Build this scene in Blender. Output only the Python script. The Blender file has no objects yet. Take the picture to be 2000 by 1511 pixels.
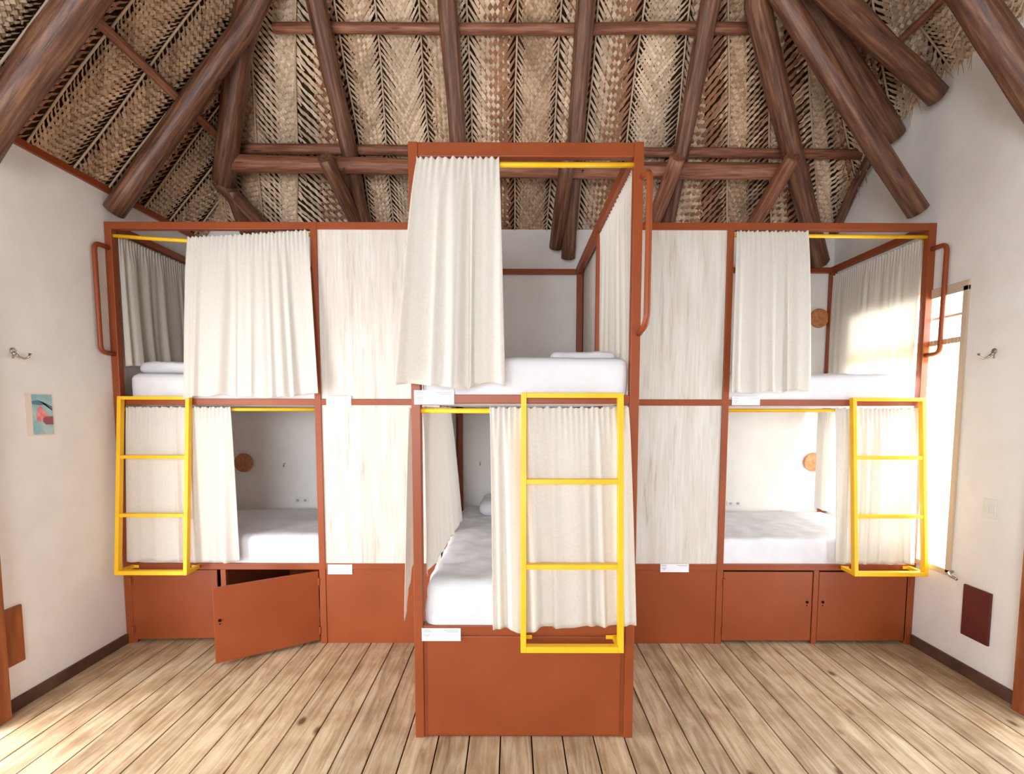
import bpy, bmesh, math, random
from mathutils import Vector, Matrix, noise

random.seed(7)
S = bpy.context.scene
COL = S.collection
PI = math.pi
def R(d): return math.radians(d)

# ------------------------------------------------------------------ camera
cam_d = bpy.data.cameras.new('camera'); cam = bpy.data.objects.new('camera', cam_d); COL.objects.link(cam)
cam_d.sensor_width = 36; cam_d.sensor_fit = 'HORIZONTAL'; cam_d.lens = 984/2000*36
cam_d.shift_y = 117.5/2000
cam_d.clip_start = 0.02
cam.location = (0, 0, 1.55)
cam.rotation_euler = (Matrix.Rotation(R(90-4.243), 3, 'X') @ Matrix.Rotation(R(0.1), 3, 'Z')).to_euler()
S.camera = cam

# ------------------------------------------------------------------ light
S.view_settings.view_transform = 'Standard'
S.view_settings.look = 'None'
S.view_settings.exposure = 0.42
S.view_settings.gamma = 1
S.view_settings.use_curve_mapping = False
S.cycles.max_bounces = 14; S.cycles.diffuse_bounces = 10; S.cycles.transparent_max_bounces = 12
w = bpy.data.worlds.new('daylight'); S.world = w; w.use_nodes = True
w.node_tree.nodes['Background'].inputs[0].default_value = (0.88, 0.94, 1.0, 1)
w.node_tree.nodes['Background'].inputs[1].default_value = 4

def area(name, loc, target, sx, sy, power, col):
    d = bpy.data.lights.new(name, 'AREA'); d.shape = 'RECTANGLE'; d.size = sx; d.size_y = sy
    d.energy = power; d.color = col
    o = bpy.data.objects.new(name, d); COL.objects.link(o); o.location = loc
    o.rotation_euler = (Vector(target)-Vector(loc)).to_track_quat('-Z', 'Y').to_euler()
    return o
area('door_daylight_left', (-2.74, 1.72, 1.1), (0, 2.75, 1.05), 1.0, 2.0, 42, (1, .97, .95))
area('door_daylight_right', (2.84, 1.75, 1.1), (0, 1.75, 1.1), 1.0, 2.0, 9, (.95, .97, 1))
area('window_daylight', (2.86, 3.48, 1.45), (0, 3.3, 1.35), 1.0, 1.65, 75, (.94, .97, 1))
area('rear_fill', (-1.0, -2.44, 1.75), (-1.0, 2, 1.9), 2.2, 1.7, 95, (.92, .96, 1))  # added fill light behind the camera, standing in the unseen rear opening

# ------------------------------------------------------------------ node materials
def mat(name, col, rough=.6, spec=.3, metal=0, build=None, bump=None, sub=0, transl=0):
    m = bpy.data.materials.new(name); m.use_nodes = True
    nt = m.node_tree; b = nt.nodes['Principled BSDF']
    b.inputs['Base Color'].default_value = (*col, 1)
    b.inputs['Roughness'].default_value = rough
    b.inputs['Specular IOR Level'].default_value = spec
    b.inputs['Metallic'].default_value = metal
    if build: build(nt, b)
    if transl:
        out = nt.nodes['Material Output']; mx = nt.nodes.new('ShaderNodeMixShader')
        tr = nt.nodes.new('ShaderNodeBsdfTranslucent'); tr.inputs[0].default_value = (*col, 1)
        mx.inputs[0].default_value = transl
        nt.links.new(b.outputs[0], mx.inputs[1]); nt.links.new(tr.outputs[0], mx.inputs[2])
        nt.links.new(mx.outputs[0], out.inputs[0])
    return m
def srgb(r, g, b):
    f = lambda c: (c/255/12.92) if c/255 <= .04045 else ((c/255+.055)/1.055)**2.4
    return (f(r), f(g), f(b))
def noise_mix(scale, c1, c2, detail=4, stretch=(1, 1, 1), lo=.35, hi=.65, bump=0, coord='Object', dist=.002, rough=.55):
    def go(nt, b):
        tc = nt.nodes.new('ShaderNodeTexCoord'); mp = nt.nodes.new('ShaderNodeMapping')
        mp.inputs['Scale'].default_value = stretch
        nz = nt.nodes.new('ShaderNodeTexNoise'); nz.inputs['Scale'].default_value = scale; nz.inputs['Detail'].default_value = detail
        nz.inputs['Roughness'].default_value = rough
        cr = nt.nodes.new('ShaderNodeValToRGB')
        cr.color_ramp.elements[0].position = lo; cr.color_ramp.elements[1].position = hi
        cr.color_ramp.elements[0].color = (*c1, 1); cr.color_ramp.elements[1].color = (*c2, 1)
        nt.links.new(tc.outputs[coord], mp.inputs[0]); nt.links.new(mp.outputs[0], nz.inputs[0])
        nt.links.new(nz.outputs[0], cr.inputs[0]); nt.links.new(cr.outputs[0], b.inputs['Base Color'])
        if bump:
            bp = nt.nodes.new('ShaderNodeBump'); bp.inputs['Strength'].default_value = bump; bp.inputs['Distance'].default_value = dist
            nt.links.new(nz.outputs[0], bp.inputs['Height']); nt.links.new(bp.outputs[0], b.inputs['Normal'])
    return go

def pole_grain(c1, c2, c3):
    def go(nt, b):
        N = nt.nodes.new; L = nt.links.new
        at = N('ShaderNodeAttribute'); at.attribute_name = 'grain'
        mp = N('ShaderNodeMapping'); mp.inputs['Scale'].default_value = (3.5, 3.5, 1.5); L(at.outputs['Vector'], mp.inputs[0])
        nz = N('ShaderNodeTexNoise'); nz.inputs['Scale'].default_value = 2.4; nz.inputs['Detail'].default_value = 8; nz.inputs['Roughness'].default_value = .62; L(mp.outputs[0], nz.inputs[0])
        cr = N('ShaderNodeValToRGB'); el = cr.color_ramp.elements
        el[0].position = .3; el[0].color = (*c1, 1); el[1].position = .72; el[1].color = (*c3, 1); e = el.new(.5); e.color = (*c2, 1)
        L(nz.outputs[0], cr.inputs[0])
        vo = N('ShaderNodeTexVoronoi'); vo.inputs['Scale'].default_value = 1.6; m3 = N('ShaderNodeMapping'); m3.inputs['Scale'].default_value = (1.6, 1.6, 1.4)
        L(at.outputs['Vector'], m3.inputs[0]); L(m3.outputs[0], vo.inputs[0])
        c3_ = N('ShaderNodeValToRGB'); c3_.color_ramp.elements[0].position = .05; c3_.color_ramp.elements[1].position = .13
        c3_.color_ramp.elements[0].color = (.35, .28, .25, 1); c3_.color_ramp.elements[1].color = (1, 1, 1, 1); L(vo.outputs['Distance'], c3_.inputs[0])
        mx = N('ShaderNodeMix'); mx.data_type = 'RGBA'; mx.blend_type = 'MULTIPLY'; mx.inputs[0].default_value = 1
        L(cr.outputs[0], mx.inputs[6]); L(c3_.outputs[0], mx.inputs[7]); L(mx.outputs[2], b.inputs['Base Color'])
        bp = N('ShaderNodeBump'); bp.inputs['Strength'].default_value = .5; bp.inputs['Distance'].default_value = .006
        L(nz.outputs[0], bp.inputs['Height']); L(bp.outputs[0], b.inputs['Normal'])
    return go

def island(c1, c2, c3, edge=None):
    def go(nt, b):
        g = nt.nodes.new('ShaderNodeNewGeometry'); cr = nt.nodes.new('ShaderNodeValToRGB')
        cr.color_ramp.elements[0].color = (*c1, 1); cr.color_ramp.elements[1].color = (*c3, 1)
        e = cr.color_ramp.elements.new(.5); e.color = (*c2, 1)
        nt.links.new(g.outputs['Random Per Island'], cr.inputs[0])
        nz = nt.nodes.new('ShaderNodeTexNoise'); nz.inputs['Scale'].default_value = 3.0; nz.inputs['Detail'].default_value = 3
        tc = nt.nodes.new('ShaderNodeTexCoord'); nt.links.new(tc.outputs['Object'], nz.inputs[0])
        mr = nt.nodes.new('ShaderNodeMapRange'); mr.inputs[1].default_value = .3; mr.inputs[2].default_value = .7
        mr.inputs[3].default_value = .72; mr.inputs[4].default_value = 1.15
        nt.links.new(nz.outputs[0], mr.inputs[0])
        mx = nt.nodes.new('ShaderNodeMix'); mx.data_type = 'RGBA'; mx.blend_type = 'MULTIPLY'; mx.inputs[0].default_value = 1
        nt.links.new(cr.outputs[0], mx.inputs[6]); nt.links.new(mr.outputs[0], mx.inputs[7])
        nt.links.new(mx.outputs[2], b.inputs['Base Color'])
    return go

M = {}
M['rust'] = mat('rust_paint', srgb(150, 78, 46), .42, .4, build=noise_mix(2.2, srgb(138, 64, 28), srgb(149, 73, 34), bump=.05))
M['yellow'] = mat('yellow_paint', srgb(250, 200, 20), .4, .4, build=noise_mix(6, srgb(242, 186, 24), srgb(250, 198, 36)))
M['cloth'] = mat('cream_cotton', srgb(236, 232, 225), .9, .1, build=noise_mix(90, srgb(231, 226, 218), srgb(238, 235, 229), bump=.12), transl=.32)
M['sheet'] = mat('white_sheet', srgb(240, 239, 242), .85, .1, build=noise_mix(9, srgb(222, 222, 227), srgb(230, 230, 234), bump=.35, dist=.012))
M['plaster'] = mat('white_plaster', srgb(238, 236, 233), .85, .15, build=noise_mix(5, srgb(236, 233, 229), srgb(241, 239, 236), detail=6, bump=.12, dist=.004))
M['pole'] = mat('dark_pole_wood', srgb(105, 68, 48), .42, .45, build=pole_grain(srgb(62, 36, 26), srgb(102, 66, 48), srgb(146, 106, 78)))
M['pole2'] = mat('reddish_pole_wood', srgb(150, 92, 68), .5, .4, build=pole_grain(srgb(92, 52, 38), srgb(136, 86, 64), srgb(172, 124, 98)))
M['base'] = mat('dark_baseboard', srgb(92, 66, 52), .6, .3, build=noise_mix(6, srgb(78, 54, 42), srgb(104, 76, 60)))
M['leafA'] = mat('dry_palm_light', srgb(206, 180, 148), .6, .25, build=island(srgb(184, 160, 134), srgb(208, 182, 154), srgb(226, 204, 178)))
M['leafB'] = mat('dry_palm_tan', srgb(182, 150, 118), .6, .25, build=island(srgb(166, 134, 106), srgb(192, 160, 130), srgb(210, 182, 154)))
M['leafC'] = mat('dry_palm_brown', srgb(140, 96, 68), .65, .2, build=island(srgb(134, 92, 68), srgb(156, 112, 84), srgb(174, 130, 100)))
M['rib'] = mat('palm_midrib', srgb(190, 166, 140), .5, .3)
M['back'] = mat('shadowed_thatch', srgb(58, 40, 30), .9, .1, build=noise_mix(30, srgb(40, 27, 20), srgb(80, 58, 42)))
M['lamp'] = mat('lamp_wood', srgb(186, 124, 82), .6, .3, build=noise_mix(40, srgb(172, 110, 70), srgb(200, 138, 96)))
M['chrome'] = mat('brushed_steel', srgb(190, 180, 168), .25, .5, metal=1)
M['black'] = mat('black_hole', srgb(18, 14, 12), .8, .1)
M['plastic'] = mat('white_plastic', srgb(232, 232, 226), .35, .4)
M['paper'] = mat('label_paper', srgb(238, 238, 244), .8, .1)
M['ink'] = mat('label_ink', srgb(176, 176, 182), .8, .1)
M['frame'] = mat('window_frame', srgb(206, 186, 160), .6, .3)
M['door'] = mat('door_wood', srgb(146, 82, 46), .5, .35, build=noise_mix(3, srgb(128, 68, 36), srgb(164, 96, 56), stretch=(6, 6, 1)))
M['cover'] = mat('cover_panel', srgb(124, 62, 44), .55, .3, build=noise_mix(3, srgb(90, 40, 34), srgb(104, 50, 42)))

def glass(name):
    m = bpy.data.materials.new(name); m.use_nodes = True; nt = m.node_tree
    b = nt.nodes['Principled BSDF']; out = nt.nodes['Material Output']
    b.inputs['Base Color'].default_value = (.92, .97, .98, 1); b.inputs['Roughness'].default_value = .08
    tr = nt.nodes.new('ShaderNodeBsdfTransparent'); tr.inputs[0].default_value = (.96, .98, .98, 1)
    mx = nt.nodes.new('ShaderNodeMixShader'); mx.inputs[0].default_value = .14
    nt.links.new(tr.outputs[0], mx.inputs[1]); nt.links.new(b.outputs[0], mx.inputs[2]); nt.links.new(mx.outputs[0], out.inputs[0])
    return m
M['glass'] = glass('louvre_glass')

def panel_wood():
    def go(nt, b):
        tc = nt.nodes.new('ShaderNodeTexCoord'); mp = nt.nodes.new('ShaderNodeMapping'); mp.inputs['Scale'].default_value = (34, 34, 2.0)
        nz = nt.nodes.new('ShaderNodeTexNoise'); nz.inputs['Scale'].default_value = 1.4; nz.inputs['Detail'].default_value = 9; nz.inputs['Roughness'].default_value = .68; nz.inputs['Distortion'].default_value = .5
        cr = nt.nodes.new('ShaderNodeValToRGB'); el = cr.color_ramp.elements
        el[0].position = .28; el[0].color = (*srgb(182, 171, 158), 1); el[1].position = .62; el[1].color = (*srgb(221, 218, 212), 1)
        e = el.new(.42); e.color = (*srgb(210, 204, 196), 1)
        nt.links.new(tc.outputs['Object'], mp.inputs[0]); nt.links.new(mp.outputs[0], nz.inputs[0]); nt.links.new(nz.outputs[0], cr.inputs[0])
        n2 = nt.nodes.new('ShaderNodeTexNoise'); n2.inputs['Scale'].default_value = 3.2; n2.inputs['Detail'].default_value = 2
        m2 = nt.nodes.new('ShaderNodeMapping'); m2.inputs['Scale'].default_value = (3, 3, .6)
        nt.links.new(tc.outputs['Object'], m2.inputs[0]); nt.links.new(m2.outputs[0], n2.inputs[0])
        c2 = nt.nodes.new('ShaderNodeValToRGB'); c2.color_ramp.elements[0].position = .35; c2.color_ramp.elements[1].position = .65
        c2.color_ramp.elements[0].color = (.93, .90, .87, 1); c2.color_ramp.elements[1].color = (1, 1, 1, 1)
        nt.links.new(n2.outputs[0], c2.inputs[0])
        mx = nt.nodes.new('ShaderNodeMix'); mx.data_type = 'RGBA'; mx.blend_type = 'MULTIPLY'; mx.inputs[0].default_value = 1
        nt.links.new(cr.outputs[0], mx.inputs[6]); nt.links.new(c2.outputs[0], mx.inputs[7]); nt.links.new(mx.outputs[2], b.inputs['Base Color'])
    return go
M['panel'] = mat('whitewashed_wood', (.8, .78, .74), .6, .25, build=panel_wood())

def floor_wood():
    def go(nt, b):
        N = nt.nodes.new; L = nt.links.new
        g = N('ShaderNodeNewGeometry'); tc = N('ShaderNodeTexCoord')
        off = N('ShaderNodeVectorMath'); off.operation = 'SCALE'; off.inputs[0].default_value = (7, 31, 3)
        L(g.outputs['Random Per Island'], off.inputs['Scale'])
        ad = N('ShaderNodeVectorMath'); L(tc.outputs['Object'], ad.inputs[0]); L(off.outputs[0], ad.inputs[1])
        mp = N('ShaderNodeMapping'); mp.inputs['Scale'].default_value = (16, 1.3, 8); L(ad.outputs[0], mp.inputs[0])
        nz = N('ShaderNodeTexNoise'); nz.inputs['Scale'].default_value = 1.6; nz.inputs['Detail'].default_value = 8; nz.inputs['Roughness'].default_value = .62; nz.inputs['Distortion'].default_value = 1.4
        L(mp.outputs[0], nz.inputs[0])
        cr = N('ShaderNodeValToRGB'); el = cr.color_ramp.elements
        el[0].position = .3; el[0].color = (*srgb(150, 124, 98), 1); el[1].position = .66; el[1].color = (*srgb(210, 190, 160), 1)
        e = el.new(.46); e.color = (*srgb(184, 158, 126), 1)
        L(nz.outputs[0], cr.inputs[0])
        # blotchy weathering
        n2 = N('ShaderNodeTexNoise'); n2.inputs['Scale'].default_value = 5.5; n2.inputs['Detail'].default_value = 5; L(ad.outputs[0], n2.inputs[0])
        c2 = N('ShaderNodeValToRGB'); c2.color_ramp.elements[0].position = .3; c2.color_ramp.elements[1].position = .6
        c2.color_ramp.elements[0].color = (.74, .66, .58, 1); c2.color_ramp.elements[1].color = (1, 1, 1, 1); L(n2.outputs[0], c2.inputs[0])
        # knots
        m3 = N('ShaderNodeMapping'); m3.inputs['Scale'].default_value = (3.4, 1.7, 1); L(ad.outputs[0], m3.inputs[0])
        vo = N('ShaderNodeTexVoronoi'); vo.inputs['Scale'].default_value = 1.25; L(m3.outputs[0], vo.inputs[0])
        c3 = N('ShaderNodeValToRGB'); c3.color_ramp.elements[0].position = .045; c3.color_ramp.elements[1].position = .10
        c3.color_ramp.elements[0].color = (.26, .18, .13, 1); c3.color_ramp.elements[1].color = (1, 1, 1, 1); L(vo.outputs['Distance'], c3.inputs[0])
        mr = N('ShaderNodeMapRange'); mr.inputs[3].default_value = .84; mr.inputs[4].default_value = 1.08; L(g.outputs['Random Per Island'], mr.inputs[0])
        def mul(a, c):
            mx = N('ShaderNodeMix'); mx.data_type = 'RGBA'; mx.blend_type = 'MULTIPLY'; mx.inputs[0].default_value = 1
            L(a, mx.inputs[6]); L(c, mx.inputs[7]); return mx.outputs[2]
        o = mul(mul(mul(cr.outputs[0], c2.outputs[0]), c3.outputs[0]), mr.outputs[0])
        L(o, b.inputs['Base Color'])
        bp = N('ShaderNodeBump'); bp.inputs['Strength'].default_value = .25; bp.inputs['Distance'].default_value = .003
        L(nz.outputs[0], bp.inputs['Height']); L(bp.outputs[0], b.inputs['Normal'])
    return go
M['floor'] = mat('weathered_planks', (.5, .4, .3), .55, .3, build=floor_wood())
M['gap'] = mat('gap_dark', srgb(62, 42, 28), .9, .1)

# ------------------------------------------------------------------ mesh helpers
class MB:
    def __init__(s): s.v = []; s.f = []
    def box(s, x0, x1, y0, y1, z0, z1, mtx=None):
        n = len(s.v)
        p = [(x, y, z) for x in (x0, x1) for y in (y0, y1) for z in (z0, z1)]
        if mtx: p = [tuple(mtx @ Vector(q)) for q in p]
        s.v += p
        s.f += [tuple(n+i for i in q) for q in ((0, 1, 3, 2), (4, 6, 7, 5), (0, 4, 5, 1), (2, 3, 7, 6), (0, 2, 6, 4), (1, 5, 7, 3))]
        return s
    def tube(s, pts, r, seg=12, cap=True, wob=0):
        pts = [Vector(p) for p in pts]; n = len(pts)
        rr = r if isinstance(r, (list, tuple)) else [r]*n
        up = None; base = len(s.v)
        for i, p in enumerate(pts):
            t = ((pts[min(i+1, n-1)]-p).normalized() + (p-pts[max(i-1, 0)]).normalized()).normalized()
            if up is None:
                up = t.cross(Vector((0, 0, 1)));
                if up.length < .1: up = t.cross(Vector((0, 1, 0)))
                up.normalize()
            up = (up - t*up.dot(t)).normalized(); sd = t.cross(up)
            for k in range(seg):
                a = 2*PI*k/seg
                q = up*math.cos(a)+sd*math.sin(a)
                rad = rr[i]*(1+wob*noise.noise(p*4+q*1.3)*1.0)
                s.v.append(tuple(p+q*rad))
        for i in range(n-1):
            for k in range(seg):
                a = base+i*seg+k; b = base+i*seg+(k+1) % seg
                s.f.append((a, b, b+seg, a+seg))
        if cap:
            s.f.append(tuple(base+k for k in range(seg))[::-1])
            s.f.append(tuple(base+(n-1)*seg+k for k in range(seg)))
        return s
    def grid(s, fn, nu, nv):
        n = len(s.v)
        for j in range(nv+1):
            for i in range(nu+1): s.v.append(tuple(fn(i/nu, j/nv)))
        for j in range(nv):
            for i in range(nu):
                a = n+j*(nu+1)+i; s.f.append((a, a+1, a+nu+2, a+nu+1))
        return s
    def build(s, name, m, parent=None, bevel=0, smooth=False, solid=0):
        me = bpy.data.meshes.new(name); me.from_pydata(s.v, [], s.f)
        bm = bmesh.new(); bm.from_mesh(me); bmesh.ops.recalc_face_normals(bm, faces=bm.faces); bm.to_mesh(me); bm.free()
        if smooth: me.polygons.foreach_set('use_smooth', [True]*len(me.polygons))
        o = bpy.data.objects.new(name, me); COL.objects.link(o); me.materials.append(M[m] if isinstance(m, str) else m)
        if parent: o.parent = parent
        if bevel:
            b = o.modifiers.new('bevel', 'BEVEL'); b.width = bevel; b.segments = 2; b.limit_method = 'ANGLE'
        if solid:
            q = o.modifiers.new('solid', 'SOLIDIFY'); q.thickness = solid; q.offset = 0
        return o
def empty(name, loc, label, cat, group=None):
    o = bpy.data.objects.new(name, None); COL.objects.link(o); o.empty_display_size = .1; o.location = loc
    tag(o, label, cat, group); bpy.context.view_layer.update(); return o
def tag(o, label, cat, group=None):
    o['label'] = label; o['category'] = cat
    if group: o['group'] = group
    return o
def adopt(root):
    """children were meshed in world coordinates: keep them there under the moved root"""
    loc = root.location.copy()
    for c in root.children:
        for v in c.data.vertices: v.co -= loc
def struct(o): o['kind'] = 'structure'; return o
def BX(*a): return MB().box(*a)

# ------------------------------------------------------------------ room shell
XL, XR, YB, YR = -2.56, 2.66, 4.27, -2.4
fl = BX(XL-.1, XR+.1, YR-.1, YB+.1, -.06, -.012).build('floor', 'gap'); struct(fl)
pm = MB(); x = .095-.147*19
while x < XR+.05:
    x0 = max(x, XL-.02); x1 = min(x+.147, XR+.02)
    if x1-x0 > .02: pm.box(x0+.0034, x1-.0034, YR, YB, -.011, 0)
    x += .147
pm.build('floor_planks', 'floor', fl, bevel=.0015)

struct(BX(XL-.12, XR+.12, YB, YB+.12, -.05, 3.03).build('wall_back', 'plaster'))
wl = MB()
wl.box(XL-.12, XL, 2.36, YB, -.05, 2.91); wl.box(XL-.12, XL, 1.22, 2.36, 2.12, 2.91); wl.box(XL-.12, XL, YR, 1.22, -.05, 2.91)
struct(wl.build('wall_left', 'plaster'))
WY0, WY1, WZ0, WZ1 = 2.985, 3.98, .565, 2.28
wr = MB()
wr.box(XR, XR+.12, WY1, YB, -.05, 3.7); wr.box(XR, XR+.12, WY0, WY1, -.05, WZ0); wr.box(XR, XR+.12, WY0, WY1, WZ1, 3.7)
wr.box(XR, XR+.12, 2.47, WY0, -.05, 3.7); wr.box(XR, XR+.12, 1.3, 2.47, 2.12, 3.7); wr.box(XR, XR+.12, YR, 1.3, -.05, 3.7)
struct(wr.build('wall_right', 'plaster'))
rw = MB(); rw.box(XL-.12, -2.1, YR-.12, YR, -.05, 3.0); rw.box(.1, XR+.12, YR-.12, YR, -.05, 3.0)
rw.box(-2.1, .1, YR-.12, YR, -.05, .85); rw.box(-2.1, .1, YR-.12, YR, 2.6, 3.0)  # made-up opening, out of view, set left so fill comes from left rear
n = len(rw.v); rw.v += [(XL-.12, YR-.06, 3.0), (XR+.12, YR-.06, 3.0), (.34, YR-.06, 6.5), (XR+.12, YR-.06, 3.55)]
rw.f += [(n, n+1, n+3, n+2)]
struct(rw.build('wall_rear', 'plaster'))

struct(BX(XL, XL+.016, 2.425, 3.24, 0, .066).build('baseboard_left', 'base', bevel=.002))
struct(BX(XR-.016, XR, 2.53, 3.24, 0, .07).build('baseboard_right', 'base', bevel=.002))
struct(BX(XL, XL+.022, 1.1, YB, 2.905, 2.945).build('trim_1', 'rust', bevel=.002))

# doors in the side walls (only their frames reach into the picture)
def door_frame(name, s, xw, y0, y1, matn):
    d = MB(); x0, x1 = (xw-.1*s, xw+.055*s)
    x0, x1 = min(x0, x1), max(x0, x1)
    d.box(x0, x1, y1-.06, y1+.06, 0, 2.18); d.box(x0, x1, y0-.06, y0+.06, 0, 2.18); d.box(x0, x1, y0-.06, y1+.06, 2.1, 2.2)
    o = d.build(name, matn, bevel=.003); struct(o)
    MB().box(xw+.055*s-.004, xw+.055*s+.012*s, y1-.02, y1+.02, .78, .86).build('strike_plate', 'black', o)
    return o
door_frame('door_1', 1, XL, 1.24, 2.362, 'door')
door_frame('door_2', -1, XR, 1.3, 2.46, 'door')

# jalousie window in the right wall
wf = MB(); x0, x1 = XR-.012, XR+.07
wf.box(x0, x1, WY0, WY0+.035, WZ0, WZ1); wf.box(x0, x1, WY1-.035, WY1, WZ0, WZ1)
wf.box(x0, x1, WY0, WY1, WZ1-.03, WZ1+.03); wf.box(x0, x1, WY0, WY1, WZ0-.015, WZ0+.02); wf.box(x0+.01, x1, WY0, WY1, 1.955, 1.99)
win = wf.build('window_1', 'frame', bevel=.003); struct(win)
z = WZ0+.10
sl = MB(); cl = MB()
while z < 1.93:
    mt = Matrix.Translation((XR+.04, 0, z)) @ Matrix.Rotation(R(-28), 4, 'Y')
    sl.box(-.003, .003, WY0+.04, WY1-.04, -.058, .058, mt)
    cl.box(XR+.0, XR+.055, WY0+.03, WY0+.042, z-.012, z+.012); cl.box(XR+.0, XR+.055, WY1-.042, WY1-.03, z-.012, z+.012)
    z += .107
sl.build('glass_louvres', 'glass', win); cl.build('louvre_clips', 'chrome', win)
BX(XR+.03, XR+.036, WY0+.03, WY1-.03, 1.985, WZ1-.02).build('window_pane', 'glass', win)
BX(XR+.02, XR+.045, WY0+.03, WY1-.03, 2.12, 2.135).build('glazing_bar', 'frame', win)
hm = MB(); hm.tube([(XR-.01, 2.965, .585), (XR-.04, 2.955, .58), (XR-.055, 2.93, .572), (XR-.055, 2.885, .565)], .008)
hm.build('crank_handle', 'chrome', win, smooth=True)

# ------------------------------------------------------------------ thatched roof
T = 1.19
def zb(x, y): return 3.05+T*(4.27-y)
def zl(x, y): return 2.94+T*(x+2.56)
def zr(x, y): return 3.62+T*(2.66-x)
def zc(x, y): return 3.48-.55*(y-3.67)+.64*(2.66-x)
PLN = {'b': zb, 'l': zl, 'r': zr, 'c': zc}
def roofz(x, y): return min(zb(x, y), zl(x, y), zr(x, y), zc(x, y))
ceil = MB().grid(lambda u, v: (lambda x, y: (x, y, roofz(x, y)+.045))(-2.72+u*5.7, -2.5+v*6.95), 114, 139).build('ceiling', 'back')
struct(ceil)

def weave(pl, ribs, t0, t1, name):
    """ribs: list of (s_top, s_bottom) across-coordinates on the plane; t runs downhill in metres"""
    f = PLN[pl]
    o = Vector((0, 0, f(0, 0)))
    gx = f(1, 0)-f(0, 0); gy = f(0, 1)-f(0, 0)
    nrm = Vector((gx, gy, -1)).normalized()                       # into the room
    down = Vector((-gx, -gy, -(gx*gx+gy*gy))).normalized()
    acr = nrm.cross(down).normalized()
    if (pl in 'bc' and acr.x < 0) or (pl in 'lr' and acr.y < 0): acr = -acr
    if pl == 'c' and acr.x < 0: acr = -acr
    fams = {'leafA': MB(), 'leafB': MB(), 'leafC': MB()}
    rm = MB()
    def pos(s, t, h): return o+acr*s+down*t+nrm*h
    def inside(p):
        return p.z < roofz(p.x, p.y)+.03 and -2.66 < p.x < 2.72 and p.y < 4.33 and p.y > .2
    def s_at(rb, t): return rb[0]+(rb[1]-rb[0])*(t-t0)/(t1-t0)
    for rb in ribs:
        seq = []
        for k in range(41):
            t = t0+(t1-t0)*k/40
            p = pos(s_at(rb, t)+.006*math.sin(t*5+rb[0]*9), t, .012)
            if inside(p): seq.append(p)
            elif len(seq) > 1: rm.tube(seq, .0065, 6); seq = []
            else: seq = []
        if len(seq) > 1: rm.tube(seq, .0065, 6)
    for i in range(len(ribs)-1):
        A, B = ribs[i], ribs[i+1]
        wide = random.random() < .3
        pitch = .045 if wide else random.choice((.034, .038))
        tan = random.choice((.75, .85, .95))
        fa, fb = ('leafA', 'leafC') if wide else random.choice((('leafA', 'leafA'), ('leafA', 'leafB'), ('leafB', 'leafA'), ('leafB', 'leafB')))
        reach = random.uniform(.80, .90)
        nn = int((t1-t0)/pitch)+14
        for side in (0, 1):
            mb = fams[fa if side == 0 else fb]
            for m in range(-14, nn-12):
                ts = t0+m*pitch+random.uniform(-.004, .004)
                S0 = s_at(A, ts); S1 = s_at(B, ts); W = S1-S0
                if W < .04: continue
                rch = reach+random.uniform(-.07, .07)
                nseg = max(8, int(2*2*W*rch/(tan*pitch)))
                q0 = -W/tan/pitch
                jit = random.uniform(-.003, .003); wmax = pitch*random.uniform(.52, .62)
                prev = None
                for k in range(nseg+1):
                    e = k/nseg; s = e*W*rch
                    t = ts+s/tan*(1+.18*(e-.3)) - .03*math.sin(e*PI)*0
                    q = m+(2*s-W)/(tan*pitch) if True else 0
                    hgt = .0065*math.cos(PI*(q+m))*(1 if side == 0 else -1)
                    if e < .2: hgt *= e*5
                    hgt += .007*math.sin(PI*e)+.004*(1-e)
                    ss = S0+s if side == 0 else S1-s
                    c = pos(ss+(s_at(A, t)-s_at(A, ts))*0, t+jit, hgt)
                    wd = wmax*min(1, .30+e*2.8)*(1 if e < .85 else (1-e)/.15*.6+.4)
                    dr = (acr*(tan if side == 0 else -tan)+down*1).normalized(); pv = dr.cross(nrm).normalized()
                    tw = .25*(1-min(1, e*4))
                    off = pv*wd*.50+nrm*wd*tw
                    if not (t0-.1 < t < t1+.05) or not inside(c): prev = None; continue
                    n = len(mb.v); mb.v += [tuple(c-off), tuple(c+off)]
                    if prev is not None: mb.f.append((prev, prev+1, n+1, n))
                    prev = n
    for k, mb in fams.items():
        if mb.f: mb.build(name, k, ceil)
    rm.build('midribs', 'rib', ceil, smooth=True)
fr_ = MB(); rf = random.Random(5)
for k in range(230):
    y = rf.uniform(2.5, 4.2); x = 2.652-rf.random()**2*.10
    p = Vector((x, y, roofz(x, y)+.02)); d = Vector((rf.uniform(-.5, .6), rf.uniform(-.6, .6), -rf.uniform(.35, 1))).normalized()
    L_ = rf.uniform(.04, .13); sd_ = Vector((rf.uniform(-.3, .3), 1, rf.uniform(-.6, .6))).cross(d).normalized(); wv = rf.uniform(.004, .009); pr = None
    for j in range(6):
        e = j/5; c = p+d*L_*e+Vector((0, 0, -.04*e*e)); c.x = min(c.x, 2.656)
        n = len(fr_.v); q = sd_*wv*(1-e*.8); fr_.v += [tuple(c-q), tuple(c+q)]
        if pr is not None: fr_.f.append((pr, pr+1, n+1, n))
        pr = n
fr_.build('frayed_leaf_tips', 'leafA', ceil)
def tb(y):   # downhill coordinate on the back plane of height y
    return y*math.sqrt(1+T*T)
ext = lambda a, b: (a+(a-b)*1.0, b+(b-a)*1.05)
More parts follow.
